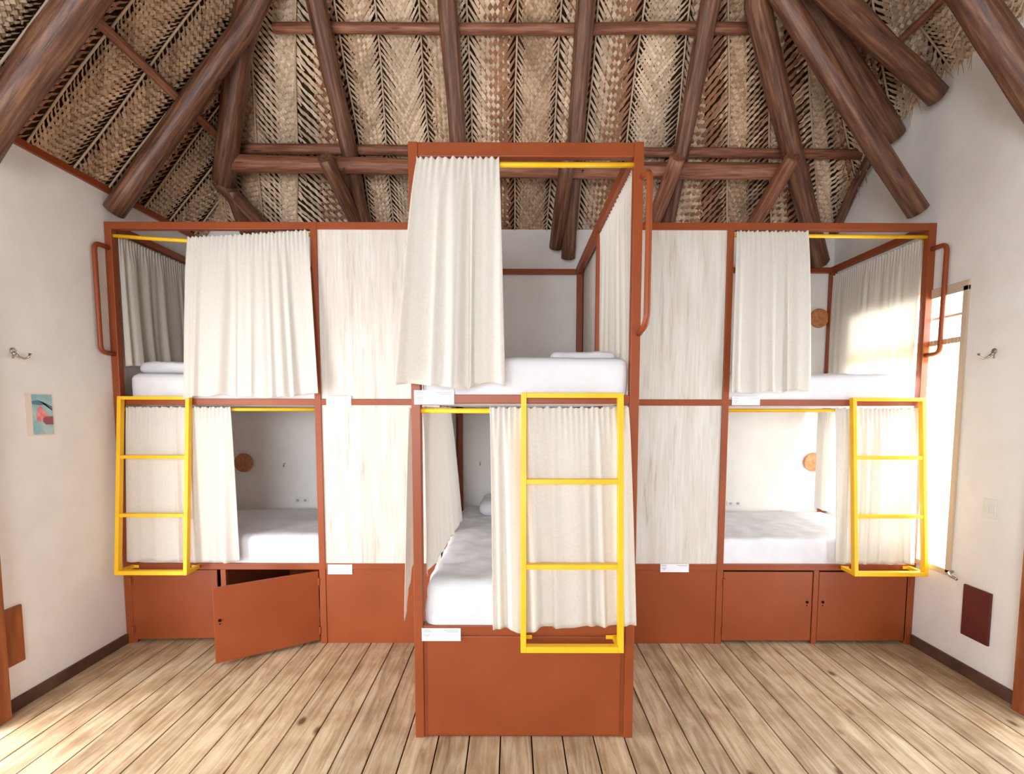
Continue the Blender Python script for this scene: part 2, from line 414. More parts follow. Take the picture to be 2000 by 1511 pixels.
bk = [(-2.6, -2.8), (-2.3, -2.5), (-2.0, -2.2), (-1.68, -1.9)] + [(-1.37, -1.609), (-1.119, -1.136), (-.869, -.933), (-.595, -.615), (-.285, -.302), (.025, .019), (.312, .298), (.539, .536), (.826, .845), (1.122, 1.203), (1.366, 1.607)] + [(1.62, 1.92), (1.85, 2.25), (2.1, 2.55), (2.35, 2.9)]
# measured at y = 3.42 and 3.88; extend to 2.9 .. 4.33
b2 = []
for a, b in bk:
    k = (b-a)/.45*.8; b2.append((a-k*.5, b+k*.45))
weave('b', b2, tb(2.92), tb(4.34), 'woven_leaflets')
ll = []
yy = .5
while yy < 4.6:
    ll.append((yy+random.uniform(-.02, .02), yy+random.uniform(-.02, .02))); yy += .28
weave('l', ll, -2.62*-1*0+(-1.2*-1)*0, 0, 'woven_leaflets') if False else None
def plane_t(pl, x, y):
    f = PLN[pl]; gx = f(1, 0)-f(0, 0); gy = f(0, 1)-f(0, 0)
    down = Vector((-gx, -gy, -(gx*gx+gy*gy))).normalized(); o = Vector((0, 0, f(0, 0)))
    return (Vector((x, y, f(x, y)))-o).dot(down)
def plane_s(pl, x, y):
    f = PLN[pl]; gx = f(1, 0)-f(0, 0); gy = f(0, 1)-f(0, 0)
    nrm = Vector((gx, gy, -1)).normalized(); down = Vector((-gx, -gy, -(gx*gx+gy*gy))).normalized(); acr = nrm.cross(down).normalized()
    if (pl in 'bc' and acr.x < 0) or (pl in 'lr' and acr.y < 0): acr = -acr
    return (Vector((x, y, f(x, y)))-Vector((0, 0, f(0, 0)))).dot(acr)
weave('l', ll, plane_t('l', -.7, 2), plane_t('l', -2.64, 2), 'woven_leaflets')
rr_ = []
yy = 1.2
while yy < 4.2:
    rr_.append((yy, yy+random.uniform(-.02, .02))); yy += .29
weave('r', rr_, plane_t('r', 1.0, 2), plane_t('r', 2.72, 2), 'woven_leaflets')
c0 = plane_s('c', 2.66, 3.3)
cr_ = sorted([(c0+k*.27-.0, c0+k*.27) for k in range(-4, 5)])
weave('c', cr_, plane_t('c', 1.2, 2.2), plane_t('c', 2.72, 4.3), 'woven_leaflets')

def pole(name, pts, r, label, cat, m='pole', group=None, wob=.14, nails=()):
    pts = [Vector(p) for p in pts]; seq = []; rr = []
    for i in range(len(pts)-1):
        for k in range(8):
            u = k/8; seq.append(pts[i].lerp(pts[i+1], u))
    seq.append(pts[-1]); n = len(seq)
    r0, r1 = (r if isinstance(r, tuple) else (r, r))
    sd = random.random()*50
    L = (pts[-1]-pts[0]).length
    for i, p in enumerate(seq):
        u = i/(n-1)
        p += Vector((noise.noise(Vector((sd, u*L*1.2, 0))), 0, noise.noise(Vector((sd, 9, u*L*1.2)))))*.012
        rr.append(r0+(r1-r0)*u)
    # rounded ends
    a, b = seq[0].copy(), seq[-1].copy(); da = (seq[0]-seq[1]).normalized(); db = (seq[-1]-seq[-2]).normalized()
    seq = [a+da*.006]+seq+[b+db*.006]; rr = [rr[0]*.82]+rr+[rr[-1]*.82]
    o = MB().tube(seq, rr, 14, wob=wob).build(name, m, smooth=False)
    at = o.data.attributes.new('grain', 'FLOAT_VECTOR', 'POINT'); run = 0
    for i in range(len(seq)):
        if i: run += (seq[i]-seq[i-1]).length
        for k in range(14):
            a_ = 2*PI*k/14; at.data[i*14+k].vector = (math.cos(a_)*rr[i]*6+sd, math.sin(a_)*rr[i]*6, run)
    for p_ in o.data.polygons: p_.use_smooth = len(p_.vertices) == 4
    c = sum(seq, Vector())/len(seq); o.location = seq[0]
    s0 = seq[0].copy()
    for v in o.data.vertices: v.co -= s0
    tag(o, label, cat, group)
    for q in nails:
        nb = MB(); nb.tube([Vector(q)-s0+Vector((0, .012, 0)), Vector(q)-s0+Vector((0, -.012, 0))], .008, 8); nb.build('bolt_head', 'chrome', o)
    return o

def off(pl, x, y, d): return (x, y, PLN[pl](x, y)-d)
for xx, ze, lb in ((-1.185, 2.95, 'rafter pole left of the centre bunk, first inside the left hip'), (-.39, 2.9, 'rafter pole ending behind the tall curtained top of centre bunk'), (.455, 2.78, 'rafter pole hanging down into the open top of centre bunk'), (1.225, 2.9, 'rafter pole above the right whitewashed panel')):
    pole('rafter', [(xx-.02 if xx < 0 else xx-.03, 2.95, zb(0, 2.95)-.22), (xx, 3.8, zb(0, 3.8)-.2), (xx, 4.2, ze)], (.062, .056), lb, 'rafter', group='rafters of the back slope')
# purlins between rafters and thatch
pole('purlin', [(-2.02, 3.86, zb(0, 3.86)-.075), (2.58, 3.88, zb(0, 3.88)-.075)], (.036, .034), 'thin lower purlin running just above the thick tie beam', 'purlin', 'pole2')
pole('purlin', [(-1.52, 3.42, zb(0, 3.42)-.075), (1.56, 3.42, zb(0, 3.42)-.075)], (.033, .033), 'thin reddish upper purlin crossing the back slope', 'purlin', 'pole2')
pole('purlin', [(-2.06, 2.2, zl(-2.06, 0)-.075), (-2.06, 3.74, zl(-2.06, 0)-.075)], (.026, .026), 'thin light purlin on the left roof slope', 'purlin', 'pole2')
pole('purlin', [(2.40, 2.6, zr(2.40, 0)-.09), (2.38, 3.45, zr(2.40, 0)-.1)], (.022, .02), 'thin light purlin on the right roof slope', 'purlin', 'pole2')
# tie beam in two lengths
pole('tie_beam', [(-2.07, 3.79, 3.318), (-.60, 3.80, 3.305)], (.060, .054), 'horizontal tie beam, left length with its cut end at left', 'beam', 'pole2', nails=((-1.21, 3.735, 3.265),))
pole('tie_beam', [(-.58, 3.79, 3.29), (2.13, 3.80, 3.28)], (.058, .055), 'horizontal tie beam, long right length behind the centre bunk top', 'beam', 'pole2', nails=((.50, 3.735, 3.25),))
for xa, xb, za, zb_, lb in ((-1.306, -1.22, 3.27, 2.97, 'short knee brace with pale round cut end on the left'), (-.44, -.46, 3.27, 2.9, 'short knee brace behind the tall centre curtain'), (.387, .355, 3.28, 2.87, 'short dark knee brace seen through the open top of centre bunk'), (1.15, 1.10, 3.28, 2.96, 'short knee brace right of the centre bunk'), (1.95, 1.90, 3.28, 2.96, 'short knee brace at the right end of tie beam')):
    pole('knee_brace', [(xa, 3.64, za+.02), (xb, 4.2, zb_)], (.055, .058), lb, 'brace', 'pole2' if xa > 1 else 'pole', group='knee braces under the tie beam', nails=())
# left corner
pole('hip_rafter', [(-1.33, 3.02, 4.30), (-1.70, 3.34, 3.87), (-2.14, 3.86, 3.22)], (.08, .078), 'thick dark hip pole in the left roof corner, ending beside the tie beam', 'rafter')
pole('knee_brace', [(-2.16, 3.86, 3.22), (-1.92, 4.2, 2.92)], (.055, .05), 'dark brace from the foot of left hip pole back to the wall', 'brace')
pole('knee_brace', [(-2.10, 3.9, 3.18), (-2.12, 4.2, 2.9)], (.05, .05), 'dark stub behind the foot of left hip pole', 'brace')
pole('rafter', [(-1.42, 3.20, 4.16), (-1.66, 3.24, 3.83), (-2.53, 3.30, 2.80)], (.060, .064), 'brown rafter slanting down to the top of the left wall', 'rafter')
pole('rafter', [(-1.45, 2.40, 3.97), (-2.53, 2.47, 2.76)], (.078, .082), 'thick dark rafter in the top left corner of the room', 'rafter')
# right corner
pole('hip_rafter', [(1.37, 3.02, 4.28), (1.47, 3.22, 3.99), (2.50, 4.2, 2.74)], (.078, .070), 'dark hip pole running down behind the right upper curtain', 'rafter')
pole('rafter', [(1.42, 3.10, 4.12), (2.56, 3.28, 2.80)], (.060, .062), 'brown rafter slanting to the right wall above right bunk corner', 'rafter')
pole('rafter', [(1.54, 3.12, 4.22), (2.60, 3.60, 3.42)], (.07, .078), 'dark rafter close under the thatch of right corner', 'rafter')
pole('rafter', [(1.55, 3.02, 4.10), (2.1, 3.14, 3.78), (2.61, 3.24, 3.47)], (.072, .064), 'dark pole with free rounded end against the right wall', 'rafter')
pole('rafter', [(1.98, 2.58, 3.84), (2.66, 2.56, 2.90)], (.078, .078), 'thick dark rafter in the top right corner of the room', 'rafter')
pole('edge_pole', [(2.60, 3.76, 3.42), (2.62, 4.0, 3.24), (2.62, 4.24, 2.98)], (.035, .035), 'thin dark pole along the right wall under the roof edge', 'pole')

# ------------------------------------------------------------------ bunk beds
YW, YC = 3.245, 2.28      # front planes of side bunks and centre bunk
def handle(pts, parent, r=.014):
    P = [Vector(p) for p in pts]; seq = [P[0]]
    for i in range(1, len(P)-1):
        a = P[i]+(P[i-1]-P[i]).normalized()*.045; b = P[i]+(P[i+1]-P[i]).normalized()*.045
        for k in range(7):
            u = k/6; seq.append(a*(1-u)**2+P[i]*2*u*(1-u)+b*u*u)
    seq.append(P[-1])
    return MB().tube(seq, r, 12).build('grab_handle', 'rust', parent, smooth=True)

def wing(s, xw, xm, xc, label):
    """s=-1 left, +1 right; xw wall side, xm centre of middle post, xc centre bunk side"""
    root = empty('bunk_bed', ((xw+xc)/2, YW, 0), label, 'bunk bed')
    lo = lambda a, b: (min(a, b), max(a, b))
    def post(x, y, w=.045, d=.045, z1=2.72):
        return BX(x-w/2, x+w/2, y, y+d, 0, z1).build('post', 'rust', root, bevel=.003)
    xo = xw-s*.0225
    post(xo, YW); post(xm, YW, .042); post(xo, YB-.06); post(xc+s*.024, YB-.06)
    a, b = lo(xo-s*.02, xc+s*.003)
    for z0, z1, nm in ((2.675, 2.72, 'top_rail'), (1.578, 1.618, 'middle_rail'), (.498, .54, 'lower_rail')):
        BX(a, b, YW+.002, YW+.042, z0, z1).build(nm, 'rust', root, bevel=.003)
    BX(a, b, YB-.055, YB-.015, 2.675, 2.715).build('back_rail', 'rust', root, bevel=.003)
    # wall-side rails
    a2, b2 = lo(xo-s*.02, xo+s*.02)
    for z0, z1 in ((2.675, 2.72), (1.578, 1.618), (.498, .54)):
        BX(a2, b2, YW+.04, YB-.05, z0, z1).build('side_rail', 'rust', root, bevel=.003)
    # decks
    for z0 in (.505, 1.585):
        BX(a+.01, b-.01, YW+.04, YB-.02, z0, z0+.02).build('deck', 'rust', root)
    # whitewashed screens
    pa, pb = lo(xm-s*.0205, xc+s*.004)
    BX(pa, pb, YW+.010, YW+.028, 1.618, 2.675).build('screen_panel', 'panel', root)
    BX(pa, pb, YW+.010, YW+.028, .54, 1.578).build('screen_panel', 'panel', root)
    # divider towards centre bunk
    da, db = lo(xc+s*.004, xc+s*.022)
    for z0, z1 in ((1.618, 2.70), (.54, 1.578)):
        BX(da, db, YW+.05, YB-.065, z0, z1).build('divider_panel', 'panel', root)
    # curtain rods
    ra, rb = lo(xo-s*.02, xm+s*.02)
    if s < 0:
        rod = MB().tube([(xo+.02, YW+.02, 2.639), (-2.25, YW+.012, 2.618), (-2.03, YW+.005, 2.604), (-1.8, YW+.006, 2.614), (-1.5, YW+.012, 2.635), (xm-.018, YW+.02, 2.648)], .0115, 10)
    else:
        rod = MB().tube([(ra, YW+.02, 2.648), (rb, YW+.02, 2.640)], .0115, 10)
    rod.build('curtain_rod', 'yellow', root, smooth=True)
    MB().tube([(ra, YW+.02, 1.548), (rb, YW+.02, 1.550)], .0115, 10).build('curtain_rod', 'yellow', root, smooth=True)
    xr = xo-s*.002
    MB().tube([(xr, YW+.05, 2.635), (xr, YB-.06, 2.625)], .009, 10).build('curtain_rod', 'yellow', root, smooth=True)
    # storage base
    ca, cb = lo(xm-s*.02, xc+s*.004)
    BX(ca, cb, YW+.006, YW+.024, .0, .498).build('base_panel', 'rust', root, bevel=.002)
    oa, ob = lo(xo+s*.0, xm)
    stile = (-1.919, -1.884) if s < 0 else (1.99, 2.024)
    BX(*stile, YW+.002, YW+.035, 0, .498).build('stile', 'rust', root, bevel=.002)
    e0, e1 = lo(xo-s*.0, xo-s*.045) if s < 0 else lo(xo, xo-s*.03)
    BX(e0, e1, YW+.004, YW+.035, 0, .498).build('stile', 'rust', root, bevel=.002)
    BX(lo(xm, xo)[0], lo(xm, xo)[1], YB-.05, YB-.03, 0, .5).build('locker_back', 'rust', root)
    BX(stile[0]+.008, stile[0]+.02, YW+.04, YB-.06, 0.01, .498).build('locker_divider', 'rust', root)
    def door(hx, width, ang, hinge_side, lock=True):
        # built flat from hinge towards +/-x, then turned about the hinge
        mt = Matrix.Translation((hx, YW+.004, 0)) @ Matrix.Rotation(R(ang), 4, 'Z')
        d0, d1 = (0, width) if hinge_side < 0 else (-width, 0)
        d = MB().box(d0, d1, 0, .016, .022, .488, mt).build('locker_door', 'rust', root, bevel=.002)
        kx = d1-.03 if hinge_side < 0 else d0+.03
        def disk(cx, z, r, nm, m, dep=.004):
            q = MB(); q.tube([mt @ Vector((cx, .002, z)), mt @ Vector((cx, -dep, z))], r, 12); return q.build(nm, m, d)
        if lock: disk(kx, .285, .009, 'lock', 'black'); disk(kx, .262, .004, 'keyhole', 'black', .002)
        for z in (.42, .09):
            q = MB(); q.tube([mt @ Vector((0, -.006, z-.025)), mt @ Vector((0, -.006, z+.025))], .007, 8)
            q.box((-.002 if hinge_side < 0 else -.012), (.012 if hinge_side < 0 else .002), -.004, .002, z-.025, z+.025, mt)
            q.build('hinge', 'rust', d)
        return d
    if s < 0:
        door(-2.512, .555, 2.5, -1, False)
        door(-1.274, .600, 32.5, 1)
        BX(-1.266, -1.226, YW+.004, YW+.035, 0, .498).build('stile', 'rust', root, bevel=.002)
    else:
        door(1.396, .588, 0, -1)
        door(2.628, .60, 0, 1)
    # grab handle on outer post
    hx = xo+s*.0
    handle([(hx, YW+.004, 2.56), (hx+s*.005, YW-.105, 2.56), (hx+s*.0, YW-.105, 1.90), (hx, YW+.004, 1.90)], root)
    adopt(root)
    return root

# the matrices above are in world space, children are moved under the root by adopt()
def adopt(root):
    loc = root.location.copy()
    def go(o, first):
        for c in o.children:
            for v in c.data.vertices: v.co -= loc
            go(c, False)
    go(root, True)
wing(-1, -2.557, -1.247, -.462, 'rust-painted steel bunk bed along the left wall with an open locker door')
wing(1, 2.657, 1.371, .580, 'rust-painted steel bunk bed along the right wall with closed lockers')

# centre bunk, pointing at the camera
cb = empty('bunk_bed', (.06, YC, 0), 'tall central rust-painted bunk bed standing forward of the other two', 'bunk bed')
CX0, CX1 = -.455, .573
for x in (CX0, CX1-.042):
    for y in (YC, YW, YB-.06):
        BX(x, x+.042, y, y+.045, 0, 2.71 if y > YC else 2.712).build('post', 'rust', cb, bevel=.003)
for z0, z1, nm in ((2.650, 2.71, 'top_rail'), (1.578, 1.618, 'middle_rail'), (.505, .545, 'lower_rail')):
    BX(CX0+.042, CX1-.042, YC+.002, YC+.042, z0, z1).build(nm, 'rust', cb, bevel=.003)
    for x in (CX0+.016, CX1-.052):
        BX(x, x+.038, YC+.045, YW, min(z0, 2.67), z1).build('side_rail', 'rust', cb, bevel=.003)
        BX(x, x+.038, YW+.045, YB-.06, min(z0, 2.67), z1).build('side_rail', 'rust', cb, bevel=.003)
BX(CX0+.042, CX1-.042, YB-.055, YB-.015, 2.66, 2.70).build('back_rail', 'rust', cb, bevel=.003)
for z0 in (.52, 1.585):
    BX(CX0+.04, CX1-.04, YC+.04, YB-.02, z0, z0+.02).build('deck', 'rust', cb)
BX(CX0+.041, CX1-.041, YC+.010, YC+.026, 0.002, .506).build('base_panel', 'rust', cb, bevel=.002)
BX(CX0+.062, CX1-.062, YC+.003, YC+.012, .012, .494).build('front_board', 'rust', cb, bevel=.003)
for x0 in (CX0+.006, CX1-.022):
    BX(x0, x0+.016, YC+.045, YW, 0, .506).build('side_board', 'rust', cb)
for z in (2.622, 1.545):
    MB().tube([(CX0+.04, YC+.018, z), (CX1-.04, YC+.018, z)], .0115, 10).build('curtain_rod', 'yellow', cb, smooth=True)
for x, z in ((CX1-.010, 2.625), (CX0+.022, 1.545)):
    MB().tube([(x, YC+.045, z), (x, YW, z)], .009, 10).build('curtain_rod', 'yellow', cb, smooth=True)
handle([(CX1-.004, YC+.004, 2.565), (CX1+.004, YC-.085, 2.555), (CX1+.004, YC-.085, 1.92), (CX1-.008, YC+.004, 1.89)], cb)
adopt(cb)

# ------------------------------------------------------------------ soft goods
def softbox(x0, x1, y0, y1, z0, z1, r, n=(40, 30, 6), amp=.006, sc=4, dome=.0, seed=0, pil=False):
    m = MB(); c = [(x0+x1)/2, (y0+y1)/2, (z0+z1)/2]; h = [(x1-x0)/2, (y1-y0)/2, (z1-z0)/2]
    def fix(p):
        q = [max(-(h[i]-r), min(h[i]-r, p[i])) for i in range(2)]+[max(-h[2]+(r*.25 if not pil else r), min(h[2]-r, p[2]))]
        d = Vector([p[i]-q[i] for i in range(3)])
        v = Vector(q)+(d.normalized()*r if d.length > 1e-6 else d)
        w_ = Vector(c)+v
        nv = noise.noise(Vector((w_.x*sc, w_.y*sc, w_.z*sc*1.5+seed)))+.5*noise.noise(Vector((w_.x*sc*3, w_.y*sc*2, w_.z*sc*3+seed)))
        dd = d.normalized() if d.length > 1e-6 else Vector((0, 0, 1))
        if v.z > -h[2]*.5: w_ += dd*nv*amp
        e = max(0, 1-(v.x/h[0])**2)*max(0, 1-(v.y/h[1])**2)
        if v.z > 0: w_.z += dome*e**.6
        return w_
    ax = [(0, 1, 2), (1, 2, 0), (2, 0, 1)]
    for a, b, k in ax:
        for sg in (-1, 1):
            def fn(u, v, a=a, b=b, k=k, sg=sg):
                p = [0, 0, 0]; p[a] = (u*2-1)*h[a]; p[b] = (v*2-1)*h[b]; p[k] = sg*h[k]; return fix(p)
            m.grid(fn, n[a], n[b])
    return m
def soft(name, args, label, cat, group=None, m='sheet', **kw):
    o = softbox(*args, **kw).build(name, m, smooth=True)
    bm = bmesh.new(); bm.from_mesh(o.data); bmesh.ops.remove_doubles(bm, verts=bm.verts, dist=.0006)
    bmesh.ops.recalc_face_normals(bm, faces=bm.faces); bm.to_mesh(o.data); bm.free()
    o.data.polygons.foreach_set('use_smooth', [True]*len(o.data.polygons))
    c = Vector(((args[0]+args[1])/2, (args[2]+args[3])/2, args[4]))
    for v in o.data.vertices: v.co -= c
    o.location = c
    return tag(o, label, cat, group)
G = 'white mattresses in the bunks'
soft('mattress', (-2.47, -.49, 3.262, 4.19, 1.607, 1.785, .05), 'white-sheeted mattress on the upper left bunk', 'mattress', G, seed=1)
soft('mattress', (-2.50, -.49, 3.262, 4.19, .528, .725, .06), 'white-sheeted mattress on the lower left bunk', 'mattress', G, seed=2, amp=.009)
soft('mattress', (-.41, .527, 2.292, 4.19, 1.600, 1.79, .04), 'white-sheeted mattress on the upper centre bunk', 'mattress', G, seed=3, n=(30, 40, 8))
soft('mattress', (-.41, .527, 2.292, 4.19, .535, .75, .06), 'white-sheeted mattress on the lower centre bunk', 'mattress', G, seed=4, n=(50, 70, 14), amp=.011, sc=7)
soft('mattress', (.60, 2.58, 3.262, 4.19, 1.607, 1.785, .055), 'white-sheeted mattress with rumpled corner on the upper right bunk', 'mattress', G, seed=5, amp=.009)
soft('mattress', (.60, 2.60, 3.262, 4.19, .528, .705, .03), 'white-sheeted mattress on the lower right bunk', 'mattress', G, seed=6, amp=.008, n=(110, 60, 6), sc=10)
soft('pillow', (-2.48, -2.06, 3.36, 4.0, 1.788, 1.865, .035), 'flat white pillow at the wall end of upper left bunk', 'pillow', pil=True, seed=8, amp=.01, n=(24, 24, 6), sc=9)
soft('pillow', (.20, .525, 2.58, 3.3, 1.788, 1.842, .024), 'flat white pillow at the right edge of upper centre bunk', 'pillow', pil=True, seed=9, amp=.009, n=(20, 28, 6), sc=9)
soft('pillow', (-.24, .25, 3.72, 4.1, .75, .86, .05), 'small white pillow at the head of lower centre bunk', 'pillow', pil=True, seed=10, amp=.016, n=(26, 20, 8), sc=8, dome=.02)
soft('pillow', (1.95, 2.50, 3.75, 4.14, 1.79, 1.825, .016), 'flat white pillow lying at the back of upper right bunk', 'pillow', pil=True, seed=13, amp=.008, n=(28, 20, 4), sc=8)

def curtain(label, top, bot, zt, zbm, folds, amp=.03, seed=0, group=None, gather=.0045, nu=None, hem=.012, front=(0, -1), topamp=.35, powr=1.3, zbf=None, ztf=None, head=.016):
    """top/bot: plan polylines [(x,y)...] along the rod and along the hem"""
    rnd = random.Random(seed)
    def along(pl, u):
        L = [math.dist(pl[i], pl[i+1]) for i in range(len(pl)-1)]; tot = sum(L); d = u*tot
        for i, l in enumerate(L):
            if d <= l or i == len(L)-1:
                k = d/l; return Vector((pl[i][0]+(pl[i+1][0]-pl[i][0])*k, pl[i][1]+(pl[i+1][1]-pl[i][1])*k))
            d -= l
    ph = [rnd.uniform(0, 6.28) for _ in range(6)]
    wlen = sum(math.dist(top[i], top[i+1]) for i in range(len(top)-1))
    fr = Vector(front)
    def warp(u): return u+.035*math.sin(2*PI*u*1.3+ph[0])+.02*math.sin(2*PI*u*2.9+ph[1])
    gn = wlen/.026
    def fold(u, v):
        q = warp(u)+.02*math.sin(v*2.2+ph[2])*math.sin(u*5)
        a = math.sin(2*PI*folds*q+ph[3])*(.65+.45*math.sin(2*PI*q*1.7+ph[1]))
        b = math.sin(2*PI*folds*1.7*q+ph[4])*.5+math.sin(2*PI*folds*.45*q+ph[5])*.6
        return (a*.6+b*.5)
    NU = nu or max(80, int(wlen/.0045)); NV = 46
    def fn(u, w_):
        # first few rows are the header above the rod
        v = (w_-.06)/.94
        if v < 0:
            vv = v/-.064
            t = along(top, u)
            g = math.sin(2*PI*gn*u+ph[2]+2*math.sin(u*9))
            n_ = t+fr*(.013+gather*g*(1+vv*.4))
            zz = (ztf(u) if ztf else zt)+head*vv*(1+.30*math.sin(2*PI*gn*.5*u+ph[3])*.7+.15*g)
            return (n_.x, n_.y, zz)
        e = v**powr
        t = along(top, u); b = along(bot, u); p = t.lerp(b, min(1, v**.8))
        am = .72*amp*(topamp*min(1, v*6)*.9+(1-topamp)*e)
        g = math.sin(2*PI*gn*u+ph[2]+2*math.sin(u*9))*gather*math.exp(-v*11)
        f_ = fold(u, v)
        n_ = p+fr*(.013+am*(f_+.45)+g)
        side = Vector((-fr.y, fr.x))
        n_ += side*am*.35*math.cos(2*PI*folds*warp(u)+ph[3])*min(u, 1-u)*4*.5
        zt_ = ztf(u) if ztf else zt
        zb_ = (zbf(u) if zbf else zbm)+.005*math.sin(2*PI*folds*.6*u+ph[1])+.002*f_
        return (n_.x, n_.y, zt_+(zb_-zt_)*v)
    o = MB().grid(fn, NU, NV).build('curtain', 'cloth', smooth=True, solid=.0016)
    c = Vector(((top[0][0]+top[-1][0])/2, (top[0][1]+top[-1][1])/2, zbm))
    for v in o.data.vertices: v.co -= c
    o.location = c
    return tag(o, label, 'curtain', group)
GC = 'cream curtains on the bunk rods'
def sagL(u):
    x = -2.03+u*.755
    return 2.604+(2.651-2.604)*u**1.1-.0
curtain('cream curtain across the upper left bunk, hanging from the bent rod', [(-2.03, YW-.004), (-1.275, YW+.006)], [(-2.07, YW-.035), (-1.215, YW-.05)], 2.61, 1.635, 8, .036, 1, GC, ztf=sagL, zbf=lambda u: 1.617+.03*u+.012*math.sin(u*7))
curtain('greyish cream curtain on the left wall side of upper left bunk', [(-2.522, YW+.05), (-2.522, YB-.08)], [(-2.515, YW+.05), (-2.505, YB-.08)], 2.625, 1.83, 7, .04, 2, GC, front=(1, 0), ztf=lambda u: 2.632-.0*u)
curtain('cream curtain behind the left yellow ladder on the lower left bunk', [(-2.47, YW+.002), (-1.80, YW+.002)], [(-2.50, YW-.02), (-1.765, YW-.035)], 1.548, .565, 6, .026, 3, GC)
curtain('longest cream curtain, hanging forward from the top of centre bunk', [(-.415, YC), (-.058, YC)], [(-.50, YC-.06), (-.03, YC-.05)], 2.622, 1.66, 4.3, .052, 4, GC, powr=.9, zbf=lambda u: 1.652+.012*math.sin(u*9))
curtain('white curtain on the right side of upper centre bunk', [(CX1-.012, YC+.055), (CX1-.012, YW-.02)], [(CX1+.022, YC+.03), (CX1-.012, YW-.04)], 2.625, 1.64, 7, .022, 5, GC, front=(-1, 0))
curtain('wide cream curtain behind the centre ladder on the lower centre bunk', [(-.10, YC), (.525, YC)], [(-.085, YC-.035), (.565, YC-.045)], 1.545, .545, 6.5, .034, 6, GC, zbf=lambda u: .556-.02*math.exp(-((u-.22)/.1)**2)+.025*u)
curtain('cream curtain drawn inside the left side of lower centre bunk', [(CX0+.030, YC+.06), (CX0+.038, 3.0), (CX0+.045, YW+.0)], [(CX0+.028, YC+.06), (CX0+.07, 2.9), (CX0+.105, YW+.1)], 1.545, .72, 6, .02, 7, GC, front=(1, 0), zbf=lambda u: .755+.055*u)
curtain('narrow cream curtain end hanging outside the left post of centre bunk', [(CX0-.012, YC+.075), (CX0-.010, YC+.20)], [(CX0-.035, YC+.02), (CX0-.012, YC+.16)], 1.545, .575, 2, .010, 16, GC, front=(-1, 0), zbf=lambda u: .56+.25*u)
curtain('cream curtain half covering the upper right bunk', [(1.40, YW+.004), (1.85, YW+.004)], [(1.375, YW-.04), (1.885, YW-.02)], 2.648, 1.65, 5, .034, 8, GC, zbf=lambda u: 1.655+.02*u)
curtain('sheer sunlit curtain on the window side of upper right bunk', [(2.622, YW+.05), (2.622, YB-.08)], [(2.622, YW+.05), (2.615, YB-.08)], 2.625, 1.80, 7, .026, 9, GC, front=(-1, 0))
curtain('cream curtain behind the right yellow ladder on the lower right bunk', [(2.07, YW+.002), (2.60, YW+.002)], [(2.10, YW-.02), (2.60, YW-.035)], 1.548, .56, 5.5, .026, 10, GC)
curtain('cream curtain on the window side of lower right bunk, billowing over mattress', [(2.54, YW+.09), (2.545, YB-.09)], [(2.47, YW+.10), (2.53, YB-.16)], 1.535, .75, 6, .022, 11, GC, front=(-1, 0))

M['sheer'] = mat('sheer_valance', srgb(244, 234, 196), .9, .1, transl=.6)
o = curtain('short pale yellow valance across the window in the right wall', [(XR+.014, 3.03), (XR+.014, WY1-.05)], [(XR+.014, 3.03), (XR+.014, WY1-.05)], 1.965, 1.86, 9, .012, 21, None, front=(-1, 0), head=.02)
o.name = 'valance'; o.data.materials[0] = M['sheer']
MB().tube([(XR+.014, WY0+.036, 1.965), (XR+.014, WY1-.036, 1.965)], .006, 8).build('valance_rod', 'frame', win)

# ------------------------------------------------------------------ ladders
def ladder(x0, x1, yt, yb, zt, zbm, rungs, back, label):
    root = empty('ladder', ((x0+x1)/2, yb, zbm), label, 'ladder', 'yellow ladders hooked on the bunks')
    th = .024; dp = .036
    def P(z): return yt+(yb-yt)*(zt-z)/(zt-zbm)
    H = zt-zbm; ang = math.atan2(yt-yb, H)
    def slab(xa, xb, za, zb_, d=dp, o=0):
        m = MB(); n = 0
        m.v = [(x, P(z)+o+dy, z) for x in (xa, xb) for dy in (0, d) for z in (za, zb_)]
        m.f = [(0, 1, 3, 2), (4, 6, 7, 5), (0, 4, 5, 1), (2, 3, 7, 6), (0, 2, 6, 4), (1, 5, 7, 3)]
        return m
    slab(x0, x0+th, zbm, zt).build('side_rail', 'yellow', root, bevel=.002)
    slab(x1-th, x1, zbm, zt).build('side_rail', 'yellow', root, bevel=.002)
    slab(x0+th, x1-th, zt-.022, zt).build('top_bar', 'yellow', root, bevel=.002)
    slab(x0+th, x1-th, zbm, zbm+.026).build('bottom_bar', 'yellow', root, bevel=.002)
    for z in rungs:
        slab(x0+th, x1-th, z-.010, z+.012, dp-.006, .003).build('rung', 'yellow', root, bevel=.002)
    for xa in (x0+.001, x1-th-.001):
        m = MB(); m.box(xa, xa+th+.0, yb+dp-.002, back, zbm+.002, zbm+.024)
        xi = xa if xa < (x0+x1)/2 else xa-.03
        m.box(xi, xi+.054, back-.006, back, zbm+.004, zbm+.022)
        m.build('bracket', 'yellow', root, bevel=.001)
    adopt(root); return root
ladder(-2.502, -2.045, YW-.042, 3.10, 1.632, .508, (1.247, .880), YW-.001, 'yellow steel ladder hooked on the left bunk')
ladder(.040, .494, YC-.042, 2.145, 1.625, .482, (1.232, .856), YC-.001, 'bright yellow steel ladder on the front of centre bunk')
ladder(2.158, 2.622, YW-.042, 3.10, 1.630, .508, (1.250, .880), YW-.001, 'ochre yellow steel ladder hooked on the right bunk')

